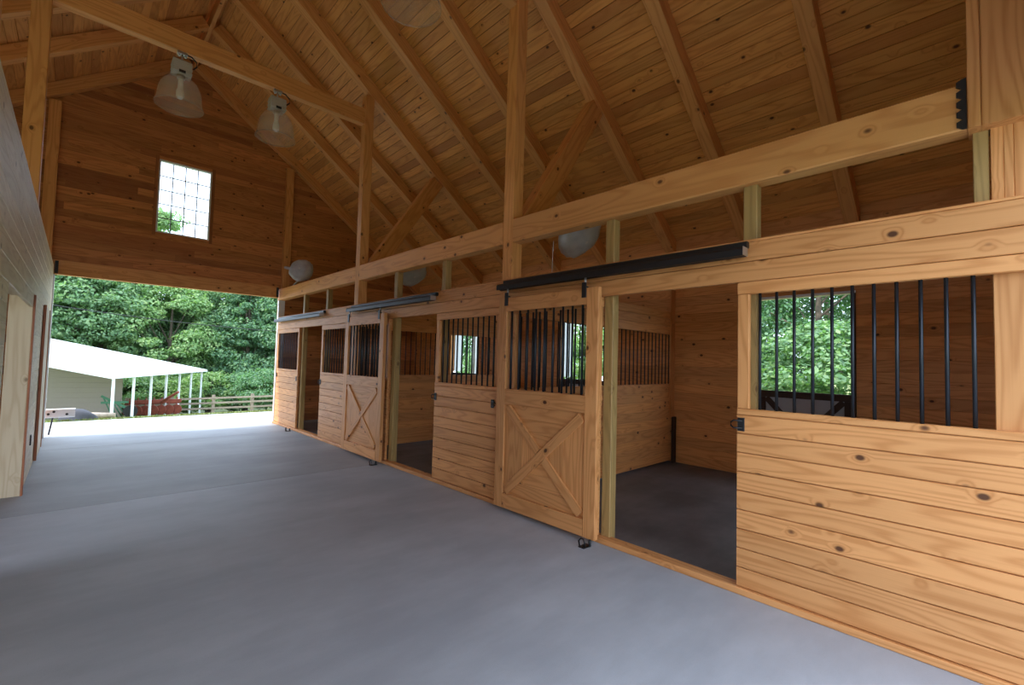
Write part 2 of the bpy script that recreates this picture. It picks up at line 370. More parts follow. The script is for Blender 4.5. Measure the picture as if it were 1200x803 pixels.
w1 = thing('window_1', (-1.85, G, WZ0), 'white framed gable window with a grid of small panes', 'window', None, 'structure')
for nm, lo, hi, ax in (('casing', (WX0 - .055, G - .012, WZ0 - .06), (WX0, G + .0, WZ1 + .06), 2), ('casing', (WX1, G - .012, WZ0 - .06), (WX1 + .055, G, WZ1 + .06), 2),
                       ('casing', (WX0 + .001, G - .012, WZ1), (WX1 - .001, G, WZ1 + .06), 0), ('casing', (WX0 + .001, G - .012, WZ0 - .06), (WX1 - .001, G, WZ0), 0)):
    box(nm, lo, hi, ax, GABLEW, w1, .003)
for lo, hi, ax in (((WX0, G, WZ0), (WX0 + .03, G + .09, WZ1), 2), ((WX1 - .03, G, WZ0), (WX1, G + .09, WZ1), 2), ((WX0 + .03, G, WZ1 - .03), (WX1 - .03, G + .09, WZ1), 0), ((WX0 + .03, G, WZ0), (WX1 - .03, G + .09, WZ0 + .03), 0)):
    box('frame', lo, hi, ax, WHITE, w1, .003)
ix0, ix1, iz0, iz1 = WX0 + .03, WX1 - .03, WZ0 + .03, WZ1 - .03
for i in range(1, 4): x = ix0 + (ix1 - ix0) * i / 4; box('muntin', (x - .008, G + .05, iz0), (x + .008, G + .075, iz1), 2, DARKW, w1, .002)
for j in range(1, 5): z = iz0 + (iz1 - iz0) * j / 5; box('muntin', (ix0, G + .052, z - .008), (ix1, G + .073, z + .008), 0, DARKW, w1, .002)
for i in range(4):
    for j in range(5):
        a = ix0 + (ix1 - ix0) * i / 4 + .008; b = ix0 + (ix1 - ix0) * (i + 1) / 4 - .008; c = iz0 + (iz1 - iz0) * j / 5 + .008; d = iz0 + (iz1 - iz0) * (j + 1) / 5 - .008
        box('pane', (a, G + .060, c), (b, G + .064, d), 0, GLASS, w1, .0005)

wn = thing('wall_near', (RX, -.3, 0), 'near gable wall around the opening behind the camera', 'wall', None, 'structure')
zz = 0.0
while zz < 7.5:
    zb = zz + .2; lim = (7.60 - zz - .1) / SL; xa, xb = max(-7.34, RX - lim), min(3.68, RX + lim)
    for a, b in (((xa, -W_ - .05), (.16, xb)) if zb < 2.9 else ((xa, xb),)):
        if b - a > .05: box('board', (a, -.33, zz), (b, -.30, zb), 0, GABLEW, wn, .005)
    zz = zb
# lintel over the far opening, with its two black hangers
lt = box('lintel_beam', (-W_ - .019, G - .11, 2.845), (-.03, G, 3.10), 0, BEAMW); tag(lt, 'pine lintel beam across the top of the far opening', 'beam')
def hanger(name, y0, y1, x0, x1, za, zb, label):
    t = thing(name, ((x0 + x1) / 2, (y0 + y1) / 2, za), label, 'bracket', 'black joist hangers')
    box('plate', (x0, y0, za), (x1, y1, zb), 2, BLACK, t, .002)
    return t
hanger('joist_hanger', G - .125, G - .111, -W_ + .01, -W_ + .055, 2.86, 3.08, 'black steel hanger at the left end of the far lintel')
hanger('joist_hanger', G - .125, G - .111, -.075, -.03, 2.86, 3.08, 'black steel hanger at the right end of the far lintel')

# ------------------------------------------------------------------ posts, beams, ties, braces
def post(lo, hi, label, mat=BEAMW, name='timber_post', ch=.006): return tag(box(name, lo, hi, 2, mat, None, ch), label, 'post', 'timber posts')
for j, y in enumerate((3.58, 7.24)):
    post((0, y, 0), (.15, y + .15, raft_z(.15) - .002), 'tall square pine post rising to the roof, %s door' % ('behind the nearer sliding' if j == 0 else 'behind the farther sliding'))
post((-W_ - .19, 7.24, 2.95), (-W_ - .03, 7.39, raft_z(-W_ - .19) - .002), 'square pine post above the left wall under the tie beam')
post((-W_ - .19, 3.58, 2.95), (-W_ - .03, 3.73, raft_z(-W_ - .19) - .002), 'square pine post above the left wall nearest the camera')
post((.04, G - .10, 3.06), (.20, G - .001, raft_z(.20) - .002), 'pine corner post on the right side of the far gable')
post((-W_ - .20, G - .10, 2.96), (-W_ - .04, G - .001, raft_z(-W_ - .20) - .002), 'pine corner post on the left side of the far gable')
# near corner: ply post under the beam and a wide boxed post above
pc = thing('corner_post', (.07, -.02, 0), 'built-up pine corner post of vertical boards at the right edge', 'post')
box('board', (.052, -.21, 0), (.15, .05, 2.30), 2, PINE, pc, .003)
for a, b in ((-.21, -.10), (-.10, -.03), (-.03, .005), (.005, .05)): box('board', (.053, a, 2.302), (.15, b, 2.79), 2, PINE, pc, .003)
pb = thing('boxed_post', (.07, -.05, 2.79), 'wide boxed pine post above the beam in the upper right corner', 'post')
box('board', (-.03, .082, 2.79), (.16, .13, raft_z(.16)), 2, PINE, pb, .004); box('board', (-.026, -.24, 2.79), (.16, .08, raft_z(.16)), 2, PINE, pb, .004)

SEG = ((.132, 3.578), (3.732, 7.238), (7.392, G - .002))
for j, (a, b) in enumerate(SEG):
    tag(box('plate_beam', (0, a, 2.80), (.14, b, 3.05), 1, BEAMW, None, .008), 'long pine beam above the stall fronts, %s section' % ('near', 'middle', 'far')[j], 'beam', 'beams above the stall fronts')
hg = thing('joist_hanger', (-.012, .14, 2.83), 'black scalloped hanger where the near beam meets the boxed post', 'bracket', 'black joist hangers')
yz = [(.133, 3.07), (.133, 2.80)]
for i in range(5):
    z = 2.80 + .27 * (i + .5) / 5; yz += [(.150, z - .027), (.172, z - .012), (.172, z + .012), (.150, z + .024)]
polyprism('plate', yz[::-1], -.014, -.001, BLACK, hg)
for j, y in enumerate((3.60, 7.26)):
    tag(box('tie_beam', (-W_ - .03, y, 5.44), (-.001, y + .12, 5.70), 0, BEAMW, None, .006), 'horizontal pine tie beam across the aisle %s' % ('above the nearest pendant lamp' if j == 0 else 'carrying the two far pendant lamps'), 'beam', 'tie beams')
for j, y in enumerate((3.655, 7.315)):
    a = Vector((.215, y, 2.975)); b = Vector((1.49, y, 4.885))
    tag(timber('knee_brace', a, b, (0, 1, 0), .245, .14, BEAMW, None, .006), 'diagonal pine knee brace from the %s tall post to its rafter' % ('nearer' if j == 0 else 'farther'), 'brace', 'knee braces')

TP = [(1.17, 1.26), (2.33, 2.42), (4.85, 4.94), (6.06, 6.16), (8.62, 8.71), (9.82, 9.91)]
for j, (a, b) in enumerate(TP):
    tag(box('treated_post', (.053, a, 0), (.14, b, 2.798), 2, TREATED, None, .006),
        'greenish treated post at the %s side of the %s stall doorway' % (('near', 'far')[j % 2], ('nearest', 'middle', 'farthest')[j // 2]), 'post', 'treated door posts')
tag(box('treated_post', (.06, .056, 2.388), (.14, .115, 2.798), 2, TREATED), 'short treated post between header and beam at the right edge', 'post', 'treated door posts')

# ------------------------------------------------------------------ stall fronts: header, sill, panels
hd = thing('trim_1', (0, 5.6, 2.11), 'pine header boards above the stall doors', 'trim', None, 'structure')
for i, (za, zb) in enumerate(((2.115, 2.250), (2.254, 2.385))):
    cuts = (-.22, 4.9, 8.6, 11.33) if i else (-.22, 3.66, 7.32, 11.33)
    for a, b in zip(cuts, cuts[1:]): box('header_board', (-.004, a, za), (.038, b - .002, zb), 1, PINE, hd, .004)
box('cap_board', (-.008, -.22, 2.386), (.052, 11.33, 2.402), 1, PINE, hd, .003)
box('header_back', (.0535, .055, 2.25), (.15, 1.16, 2.386), 1, PINE, hd, .003)
sl = thing('trim_2', (0, 5.6, 0), 'pine sill along the foot of the stall fronts', 'trim', None, 'structure')
for a, b in ((-.22, 3.66), (3.662, 7.32), (7.322, 11.33)): box('sill_board', (-.022, a, 0), (.09, b, .045), 1, PINE, sl, .006)

def latch(y, z, dirn, parent, ring=True):
    lt = box('latch', (-.010, min(y, y + dirn * .045), z - .045), (-.0005, max(y, y + dirn * .045), z + .045), 2, BLACK, parent, .002)
    if ring:
        pts = [(-.012, y + dirn * .03, z + .024), (-.02, y - dirn * .02, z + .026), (-.022, y - dirn * .038, z + .012), (-.022, y - dirn * .038, z - .012), (-.02, y - dirn * .02, z - .026), (-.012, y + dirn * .03, z - .024)]
        path_tube('latch_ring', pts, .0055, BLACK, lt)
    return lt
def panel(y0, y1, stiles, label, nbar, latches=(), bar0=None):
    t = thing('stall_panel', (.015, (y0 + y1) / 2, .045), label, 'stall panel', 'stall front panels')
    rows = 9; h = (1.20 - .047) / rows
    for i in range(rows): box('plank', (0, y0, .047 + i * h + .0025), (.022, y1, .047 + (i + 1) * h - .0025), 1, PINE, t, .004)
    box('backing', (.0225, y0, .047), (.034, y1, 1.2), 1, PINE, t, .002)
    box('cap_rail', (-.003, y0, 1.201), (.050, y1, 1.243), 1, PINE, t, .005)
    box('top_rail', (-.002, y0, 2.028), (.050, y1, 2.112), 1, PINE, t, .005)
    a, b = bar0 or y0, y1
    if 'f' in stiles: box('stile', (0, y1 - .075, 1.245), (.040, y1, 2.026), 2, PINE, t, .004); b = y1 - .075
    if 'n' in stiles: box('stile', (0, y0, 1.245), (.040, y0 + .06, 2.026), 2, PINE, t, .004); a = y0 + .06
    for i in range(nbar):
        y = a + (b - a) * (i + .6) / (nbar + .2); tube('bar', (.024, y, 1.235), (.024, y, 2.035), .0095, BARM, t)
    for (y, z, d, rg) in latches: latch(y, z, d, t, rg)
    return t
panel(-.215, 1.275, 'f', 'low boarded stall panel with black bars at the right edge of the picture', 11, [(1.225 + .045, 1.135, -1, True)], .06)
panel(2.425, 3.575, 'nf', 'stall panel hidden behind the nearer sliding door', 11)
panel(3.735, 4.945, 'nf', 'boarded stall panel with barred top just left of the nearer sliding door', 11, [(4.94, 1.06, -1, True), (3.80, 1.06, 1, True)])
panel(6.165, 7.235, 'nf', 'stall panel hidden behind the farther sliding door', 10)
panel(7.395, 8.71, 'nf', 'boarded stall panel with barred top just left of the farther sliding door', 11, [(8.70, 1.06, -1, True), (7.50, 1.06, 1, False)])
panel(9.91, 11.30, 'nf', 'boarded stall panel with barred top farthest away beside the big opening', 11, [(9.95, 1.06, 1, False), (11.22, 1.1, 1, True)])

# ------------------------------------------------------------------ sliding doors and tracks
def door(y0, y1, label, nbar):
    t = thing('sliding_door', (-.08, (y0 + y1) / 2, .04), label, 'door', 'sliding stall doors')
    X0, X1 = -.112, -.062; zb, zt = .045, 2.185; sw = .125
    box('stile', (X0, y0, zb), (X1, y0 + sw, zt), 2, PINE, t, .004); box('stile', (X0, y1 - sw, zb), (X1, y1, zt), 2, PINE, t, .004)
    a, b = y0 + sw + .001, y1 - sw - .001
    box('rail', (X0, a, 2.04), (X1, b, zt - .002), 1, PINE, t, .004); box('rail', (X0, a, 1.09), (X1, b, 1.245), 1, PINE, t, .004); box('rail', (X0, a, zb), (X1, b, .19), 1, PINE, t, .004)
    for i in range(nbar):
        y = a + (b - a) * (i + .5) / nbar; tube('bar', (-.087, y, 1.236), (-.087, y, 2.05), .0105, BARM, t)
    pz0, pz1 = .19, 1.09; rows = 7; h = (pz1 - pz0) / rows
    for i in range(rows): box('plank', (-.084, a, pz0 + i * h), (-.066, b, pz0 + (i + 1) * h), 1, PINE, t, .004)
    # upright boards filling the two side triangles of the cross
    cy, cz = (a + b) / 2, (pz0 + pz1) / 2; mid = (cy - a) * .48; dz = (pz1 - pz0) / 2
    for s in (-1, 1):
        e = a if s < 0 else b
        tt = mid / (cy - a)
        q = e - s * mid
        p1 = [(e, pz0), (e, pz1), (q, pz1 - dz * tt), (q, pz0 + dz * tt)]
        p2 = [(q - s * .003, pz0 + dz * tt + .003), (q - s * .003, pz1 - dz * tt - .003), (cy, cz)]
        for pp in (p1, p2): polyprism('panel_board', pp if s > 0 else pp[::-1], -.094, -.084, PINE, t)
    L = Vector((0, b - a, pz1 - pz0)); dr = L.normalized()
    dr.y = -dr.y; timber('brace', Vector((-.098, b, pz0)) + dr * .05, Vector((-.098, a, pz1)) - dr * .05, (1, 0, 0), .09, .026, PINE, t, .004)
    # other diagonal, in two lengths butting on the first
    for s in (1, -1):
        e0 = Vector((-.097, b if s > 0 else a, pz1 if s > 0 else pz0)); e1 = Vector((-.097, cy, cz)); dd = (e1 - e0).normalized()
        timber('brace', e0 + dd * .05, e1 - dd * .05, (1, 0, 0), .09, .024, PINE, t, .004)
    for y in (y0 + .15, y1 - .12):
        hn = box('hanger_strap', (-.122, y - .024, 2.10), (-.112, y + .024, 2.235), 2, BLACK, t, .002)
        tube('hanger_bolt', (-.10, y, 2.19), (-.10, y, 2.30), .010, CHROME, hn)
        box('hanger_plate', (-.122, y - .024, 2.19), (-.085, y + .024, 2.20), 0, BLACK, hn, .001)
    return t
door(2.37, 3.64, 'nearer sliding stall door with barred top and X-braced lower panel', 9)
door(6.12, 7.43, 'farther sliding stall door with barred top and X-braced lower panel', 10)

def track(y0, y1, label):
    t = thing('door_track', (-.05, (y0 + y1) / 2, 2.27), label, 'door track', 'sliding door tracks')
    box('cover', (-.052, y0, 2.337), (-.006, y1 - .02, 2.384), 1, BLACK, t, .008)
    sec = [(-.128, 2.272), (-.128, 2.318), (-.114, 2.336), (-.052, 2.337), (-.046, 2.32), (-.046, 2.285), (-.06, 2.272), (-.085, 2.28), (-.100, 2.28)]
    n = len(sec); c = (y0 + y1) / 2
    v = [(x, y0 - c, z) for x, z in sec] + [(x, y1 - c, z) for x, z in sec]
    f = [(i, (i + 1) % n, n + (i + 1) % n, n + i) for i in range(n)] + [tuple(range(n - 1, -1, -1)), tuple(range(n, 2 * n))]
    mk('rail', v, f, BLACK, t, Matrix.Translation((0, c, 0)))
    box('end_cap', (-.126, y0 - .006, 2.276), (-.048, y0 - .0005, 2.334), 0, CHROME, t, .004)
    k = max(3, int((y1 - y0) / .6))
    for i in range(k):
        y = y0 + (y1 - y0) * (i + .5) / k; box('bracket', (-.046, y - .02, 2.29), (-.005, y + .02, 2.336), 1, BLACK, t, .003)
track(1.20, 3.67, 'long black sliding-door track above the nearest stall doorway')
track(4.92, 7.40, 'black sliding-door track above the middle stall doorway')
track(8.55, 11.20, 'black sliding-door track above the farthest stall doorway')

def guide(y, x, label):
    t = thing('door_guide', (x, y, 0), label, 'door guide', 'door guides on the floor')
    box('base', (x - .05, y - .03, 0), (x + .05, y + .03, .008), 0, BLACK, t, .002)
    path_tube('loop', [(x - .035, y + .025, .006), (x - .045, y + .03, .05), (x - .04, y + .012, .075), (x - .04, y - .012, .075), (x - .045, y - .03, .05), (x - .035, y - .025, .006)], .007, BLACK, t)
    tube('roller', (x + .02, y - .035, .006), (x + .02, y - .035, .06), .012, BLACK, t)
guide(2.42, -.17, 'black floor guide at the foot of the nearer sliding door')
guide(6.17, -.17, 'black floor guide at the foot of the farther sliding door')
guide(9.95, -.12, 'black floor guide beside the farthest stall doorway')

# ------------------------------------------------------------------ stall dividers and back wall
for j, y in enumerate((3.60, 7.26)):
    t = thing('wall_divider_' + ('near', 'far')[j], (1.9, y + .05, 0), 'boarded stall divider with a barred band, between the %s stalls' % ('near two', 'far two')[j], 'wall', None, 'structure')
    h = 1.205 / 9
    for i in range(9): box('board', (.155, y, .035 + i * h), (3.655, y + .09, .035 + (i + 1) * h), 0, STALLW, t, .005)
    for za, zb in ((2.02, 2.145), (2.147, 2.27), (2.272, 2.39)): box('board', (.155, y, za), (3.655, y + .09, zb), 0, STALLW, t, .005)
    for i in range(33): x = .22 + i * .104; tube('bar', (x, y + .03, 1.235), (x, y + .03, 2.03), .0085, BARM, t)
    box('mid_post', (3.52, y - .02, .7), (3.655, y + .0, 2.75), 2, STALLW, t, .003)
    box('corner_guard', (3.56, y - .055, 0), (3.655, y - .022, .72), 2, DARKW, t, .003)
wr = thing('wall_right', (3.68, 5.6, 0), 'back wall of the stalls, horizontal pine boards with doors to outside', 'wall', None, 'structure')
DO = [(1.27, 2.34), (4.93, 6.00), (8.59, 9.66)]; DH = 2.49
h = .1383; i = 0
while i * h < 3.5:
    za, zb = i * h + .0, (i + 1) * h
    cuts = [(-.2, 3.66), (3.66, 7.32), (7.32, 11.406)]
    for (a, b), (da, db) in zip(cuts, DO):
        if zb <= DH + .01: ss = [(a, da - .05), (db + .05, b)]
        else: ss = [(a, b)]
        for p, q in ss: box('board', (3.66, p + .001, za), (3.69, q - .001, zb), 1, STALLW, wr, .005)
    i += 1
bw_ = wr
for (a, b) in ((-.2, DO[0][0] - .05), (DO[0][1] + .05, DO[1][0] - .05), (DO[1][1] + .05, DO[2][0] - .05), (DO[2][1] + .05, 11.4)):
    box('sheathing', (3.692, a, 0), (3.72, b, DH + .05), 2, FENCEW, wr, .001)
box('sheathing', (3.692, -.2, DH + .052), (3.72, 11.4, 3.5), 1, FENCEW, wr, .001)
for j, (a, b) in enumerate(DO):
    t = thing('door_%d' % (j + 1), (3.70, (a + b) / 2, 0), 'half-open stable door to outside in the back of the %s stall' % ('nearest', 'middle', 'farthest')[j], 'door', None, 'structure')
    box('jamb', (3.64, a - .05, 0), (3.76, a, DH), 2, DARKW, t, .003); box('jamb', (3.655, b, 0), (3.76, b + .05, DH), 2, STALLW, t, .003)
    box('head', (3.655, a - .05, DH), (3.76, b + .05, DH + .035), 1, WHITE if j == 0 else STALLW, t, .003)
    box('leaf_panel', (3.725, a + .005, .03), (3.74, b - .005, 1.20), 2, GREYP, t, .002)
    for lo, hi, ax in (((3.70, a + .003, 1.13), (3.724, b - .003, 1.22), 1), ((3.70, a + .003, .03), (3.724, b - .003, .13), 1), ((3.70, a + .003, .131), (3.724, a + .08, 1.129), 2), ((3.70, b - .08, .131), (3.724, b - .003, 1.129), 2)): box('leaf_rail', lo, hi, ax, DARKW, t, .002)
    for s in (0, 1):
        p = Vector((3.71, a + .09, .14 if s else 1.12)); q = Vector((3.71, b - .09, 1.12 if s else .14)); timber('leaf_brace', p, q, (1, 0, 0), .075, .018 - .004 * s, DARKW, t, .002)
    if j:   # white upper leaf swung outwards on the far side
        box('upper_leaf', (3.765, b - .03, 1.25), (4.02, b + .01, DH - .02), 0, WHITE, t, .004)
tag(box('porch_post', (4.52, 9.72, -.05), (4.66, 9.86, 3.0), 2, WHITE), 'white post outside the back door of the farthest stall', 'post')

# ------------------------------------------------------------------ left wall
wl = thing('wall_left', (-W_ - .08, 7.2, 0), 'light-paled pine boarded wall along the left of the aisle with a doorway', 'wall', None, 'structure')
DY0, DY1, DZ = 4.62, 7.02, 2.075; h = 2.95 / 21
for i in range(21):
    za, zb = i * h, (i + 1) * h
    if zb < DZ + .02: segs = [(1.2, DY0), (DY1, 11.30)]
    else: segs = [(1.2, 5.2 + (i % 3) * .8), (5.2 + (i % 3) * .8, 11.30)]
    for a, b in segs: box('board', (-W_ - .03, a, za), (-W_, b, zb), 1, PALE, wl, .005)
box('top_plate', (-W_ - .17, 1.2, 2.951), (-W_ + .0, 11.30, 2.99), 1, PALE, wl, .004)
box('backing', (-W_ - .17, 1.2, DZ + .03), (-W_ - .032, 11.30, 2.95), 1, PALE, wl, .003); box('backing', (-W_ - .17, DY1 + .03, 0), (-W_ - .032, 11.30, DZ + .028), 1, PALE, wl, .003); box('backing', (-W_ - .17, 1.2, 0), (-W_ - .032, DY0 - .03, DZ + .028), 1, PALE, wl, .003)
tj = thing('trim_3', (-W_ - .08, DY1, 0), 'light-paled wooden door frame in the left wall', 'trim', None, 'structure')
box('jamb', (-W_ - .175, DY1 - .002, 0), (-W_ - .0, DY1 + .028, DZ), 2, PALE, tj, .003); box('jamb', (-W_ - .175, DY0 - .028, 0), (-W_ - .0, DY0 + .002, DZ), 2, PALE, tj, .003)
box('head', (-W_ - .175, DY0 - .028, DZ), (-W_ - .0, DY1 + .028, DZ + .028), 1, PALE, tj, .003)
box('casing', (-W_ + .001, DY1 - .005, 0), (-W_ + .018, DY1 + .075, DZ + .02), 2, REDW, tj, .003)
tag(box('wall_left_blocker', (-7.42, 5.4, 0), (-7.35, 11.4, 3.1), 1, FENCEW), 'added unseen outer left wall, length set for the light', 'wall', None, 'structure')  # unseen wall, its length set to brighten the ceiling and darken the far left
ld = thing('side_door', (-W_ + .05, 9.4, 0), 'reddish edged door leaf lying against the left wall near the opening', 'door')
box('slab', (-W_ + .004, 8.95, .03), (-W_ + .024, 10.15, 2.12), 2, PALE, ld, .003); box('edge_strip', (-W_ + .004, 8.92, .03), (-W_ + .034, 8.949, 2.13), 2, REDW, ld, .003)
box('edge_strip', (-W_ + .004, 10.151, .03), (-W_ + .034, 10.18, 2.13), 2, REDW, ld, .003)
jt = thing('trim_4', (-W_, 11.3, 0), 'white trim at the left side of the far opening', 'trim', None, 'structure')
box('board', (-W_ - .02, 11.305, 0), (-W_ + .018, 11.40, 2.84), 2, WHITE, jt, .003)
box('board', (-.004, 11.335, 0), (.13, 11.402, 2.795), 2, WHITE, jt, .003)
ob = thing('outlet_box', (-W_ + .02, 8.06, .37), 'small dark power outlet on the left wall', 'outlet')
box('plate', (-W_ + .0005, 8.02, .37), (-W_ + .012, 8.10, .49), 2, BLACK, ob, .002)
for z in (.405, .455): box('socket', (-W_ + .0122, 8.042, z - .016), (-W_ + .016, 8.078, z + .016), 2, GREYBOX, ob, .003)

# ------------------------------------------------------------------ pendant lamps
def lamp(x, y, label):
    t = thing('pendant_lamp', (x, y, 5.44), label, 'lamp', 'pendant lamps')
    z = 5.44
    box('beam_clamp', (x - .055, y - .03, z - .035), (x + .055, y + .03, z - .001), 0, CHROME, t, .004)
    for s in (-1, 1): tube('clamp_bolt', (x + s * .035, y, z - .06), (x + s * .035, y, z - .03), .014, CHROME, t)
    tube('stem', (x, y, z - .135), (x, y, z - .03), .012, CHROME, t)
    b = box('ballast_box', (x - .10, y - .085, z - .315), (x + .10, y + .085, z - .135), 0, GREYBOX, t, .014)
    for k in range(3): box('fin', (x - .107, y - .092, z - .30 + k * .055), (x + .107, y + .092, z - .285 + k * .055), 0, GREYBOX, b, .003)
    box('clip', (x - .035, y - .098, z - .31), (x + .035, y - .086, z - .275), 0, BLACK, b, .003)
    tube('socket', (x, y, z - .36), (x, y, z - .315), .045, GREYBOX, t, 14)
    W = Matrix.Translation((x, y, z - .80))
    prof = [(.045, .455), (.12, .445), (.175, .415), (.215, .365), (.242, .30), (.258, .23), (.268, .15), (.276, .08), (.283, .04), (.290, .0), (.284, .0), (.278, .04), (.270, .08), (.262, .15), (.252, .23), (.236, .298), (.209, .358), (.17, .406), (.118, .435), (.045, .445)]
    prof = [(r * .9, z_ * .86 + .065) for r, z_ in prof]
    lathe('dome_shade', prof, DOME, t, W, 48, lambda a, i: 1 + .006 * math.cos(24 * a))
    rim = lathe('rim', [(.260, .065), (.268, .071), (.268, .079), (.260, .085), (.260, .065)], DOME, t, W, 40)
    lathe('bulb', [(.001, .18), (.03, .185), (.045, .21), (.045, .27), (.03, .33), (.03, .44)], BULB, t, W, 16)
    path_tube('cord', [(x + .05, y - .01, z - .02), (x + .10, y - .03, z - .035), (x + .15, y - .05, z - .09), (x + .155, y - .05, z - .15), (x + .12, y - .03, z - .19)], .009, BLACK, t)
lamp(-2.50, 7.29, 'clear dome pendant lamp nearest the left wall under the far tie beam')
lamp(-1.345, 7.29, 'clear dome pendant lamp right of the other under the far tie beam')
lamp(-1.27, 3.64, 'clear dome pendant lamp cut off by the top edge of the picture')

# ------------------------------------------------------------------ wrapped fans above the stalls
def fan(c, nrm, r, label, mount, knob=None):
    t = thing('wrapped_fan', mount, label, 'fan', 'plastic-wrapped stall fans')
    c = Vector(c); W = Vector(nrm).to_track_quat('Z', 'Y').to_matrix().to_4x4(); W.translation = c
    rp = lambda a, i: 1 + .035 * math.sin(5 * a + i) + .02 * math.sin(11 * a + 2 * i)
    lathe('plastic_bag', [(.02, .11), (r * .55, .105), (r * .86, .08), (r * 1.0, .03), (r * 1.02, -.02), (r * .92, -.07), (r * .6, -.11), (.02, -.13)], PLASTIC, t, W, 30, rp)
    gd = lathe('fan_guard', [(r * .90, .05), (r * .93, .0), (r * .90, -.05), (r * .87, 0), (r * .90, .05)], GREYBOX, t, W, 24)
    for k in range(4):
        a = k * math.pi / 2 + .3; q = W @ Vector((math.cos(a) * r * .8, math.sin(a) * r * .8, .0)); timber('blade', W @ Vector((math.cos(a) * .05, math.sin(a) * .05, 0)), q, (W.to_3x3() @ Vector((0, 0, 1))), .10, .008, GREYBOX, t, .002)
    tube('motor', W @ Vector((0, 0, -.11)), W @ Vector((0, 0, .04)), .06, GREYBOX, t, 14)
    path_tube('bracket', [W @ Vector((0, 0, -.10)), (W @ Vector((0, 0, -.16)) + Vector(mount)) / 2, mount], .016, GREYBOX, t)
    if knob:
        k = Vector(knob); path_tube('bag_knot', [W @ Vector((0, 0, -.1)), k * .7 + c * .3, k], .03, PLASTIC, t)
    return t
f1 = fan((.43, 3.02, 2.86), (-.08, .71, .70), .25, 'plastic-wrapped fan hanging behind the beam over the nearest stall', (.14, 3.05, 2.92))
path_tube('cord', [(.20, 3.17, 2.78), (.19, 3.17, 2.6), (.185, 3.17, 2.42)], .003, WHITE, f1, 6)
fan((.43, 6.33, 2.89), (-.08, .71, .70), .25, 'plastic-wrapped fan hanging behind the beam over the middle stall', (.14, 6.4, 2.94))
fan((.16, 10.45, 3.40), (-.62, -.70, .25), .25, 'plastic-wrapped fan standing above the beam by the far gable', (.08, 10.75, 3.05), (-.02, 10.95, 3.5))

# ------------------------------------------------------------------ outside: white shed, posts, fence, machines, trees
A = Vector((-1.7, 33.0, .18)); e1 = Vector((.45, .893, 0)).normalized(); e2 = Vector((-.893, .45, 0)).normalized()
sh = thing('shed', (A.x - 4, A.y + 6, ground_z(0, 38)), 'low white-roofed open shed with cream siding outside the opening', 'shed')
def rp_(s, t): return A + e1 * s + e2 * t + Vector((0, 0, .207 * t))
rv = [rp_(0, 0), rp_(14.4, 0), rp_(14.4, 12), rp_(0, 12)]
n_ = (rv[1] - rv[0]).cross(rv[3] - rv[0]).normalized()
npan = 12
for k in range(npan):
    s0, s1 = 14.4 * k / npan + .005, 14.4 * (k + 1) / npan - .005
    q = [rp_(s0, 0), rp_(s1, 0), rp_(s1, 12), rp_(s0, 12)]; q += [p + n_ * .03 for p in q]
    mk('roof_panel', q, [(3, 2, 1, 0), (4, 5, 6, 7), (0, 1, 5, 4), (1, 2, 6, 5), (2, 3, 7, 6), (3, 0, 4, 7)], SHEDROOF, sh)
timber('fascia', rp_(-.03, -.02) - n_ * .08, rp_(-.03, 12) - n_ * .08, e1, .17, .03, WHITE, sh); timber('fascia', rp_(0, -.03) - n_ * .06, rp_(14.4, -.03) - n_ * .06, e2, .12, .03, WHITE, sh)
for k in range(7):
    p = A + e1 * (.3 + k * 2.25) + e2 * .2; g = ground_z(p.x, p.y)
    timber('post', (p.x, p.y, g), (p.x, p.y, p.z - .02), e1, .11, .11, WHITE, sh)
for k in range(9):   # siding courses of the enclosed part
    zt = .205 * 1.4 + .1 - k * .3
    a = A + e1 * 3.6 + e2 * 1.2; b = A + e1 * 3.6 + e2 * 11.5; zc = A.z - .12 - k * .3
    timber('siding_board', (a.x, a.y, zc), (b.x, b.y, zc), e1 * 1 + Vector((0, 0, .16)), .315, .03, SIDING, sh)
    a2 = A + e1 * 3.6 + e2 * 1.2; b2 = A + e1 * 13.5 + e2 * 1.2
for k in range(1, 7):
    a = A + e1 * 3.6 + e2 * (1.2 + k * 1.45); b = A + e1 * 3.6 + e2 * 11.5; zc = A.z - .12 + k * .3
    timber('siding_board', (a.x, a.y, zc), (b.x, b.y, zc), e1 * 1 + Vector((0, 0, .16)), .315, .03, SIDING, sh)

ff = thing('rail_fence', (6, 42, ground_z(0, 42)), 'weathered wooden rail fence beyond the shed', 'fence')
F0 = Vector((-3.0, 43.5, 0)); F1 = Vector((14.5, 38.5, 0)); nF = 7
fp = [F0.lerp(F1, k / nF) for k in range(nF + 1)]
for p in fp:
    g = ground_z(p.x, p.y); timber('post', (p.x, p.y, g), (p.x, p.y, g + 1.35), (1, 0, 0), .2, .2, FENCEW, ff)
for a, b in zip(fp, fp[1:]):
    for hh in (.35, .75, 1.12): timber('rail', (a.x, a.y - .12, ground_z(a.x, a.y) + hh), (b.x, b.y - .12, ground_z(b.x, b.y) + hh), (0, 1, 0), .14, .05, FENCEW, ff)

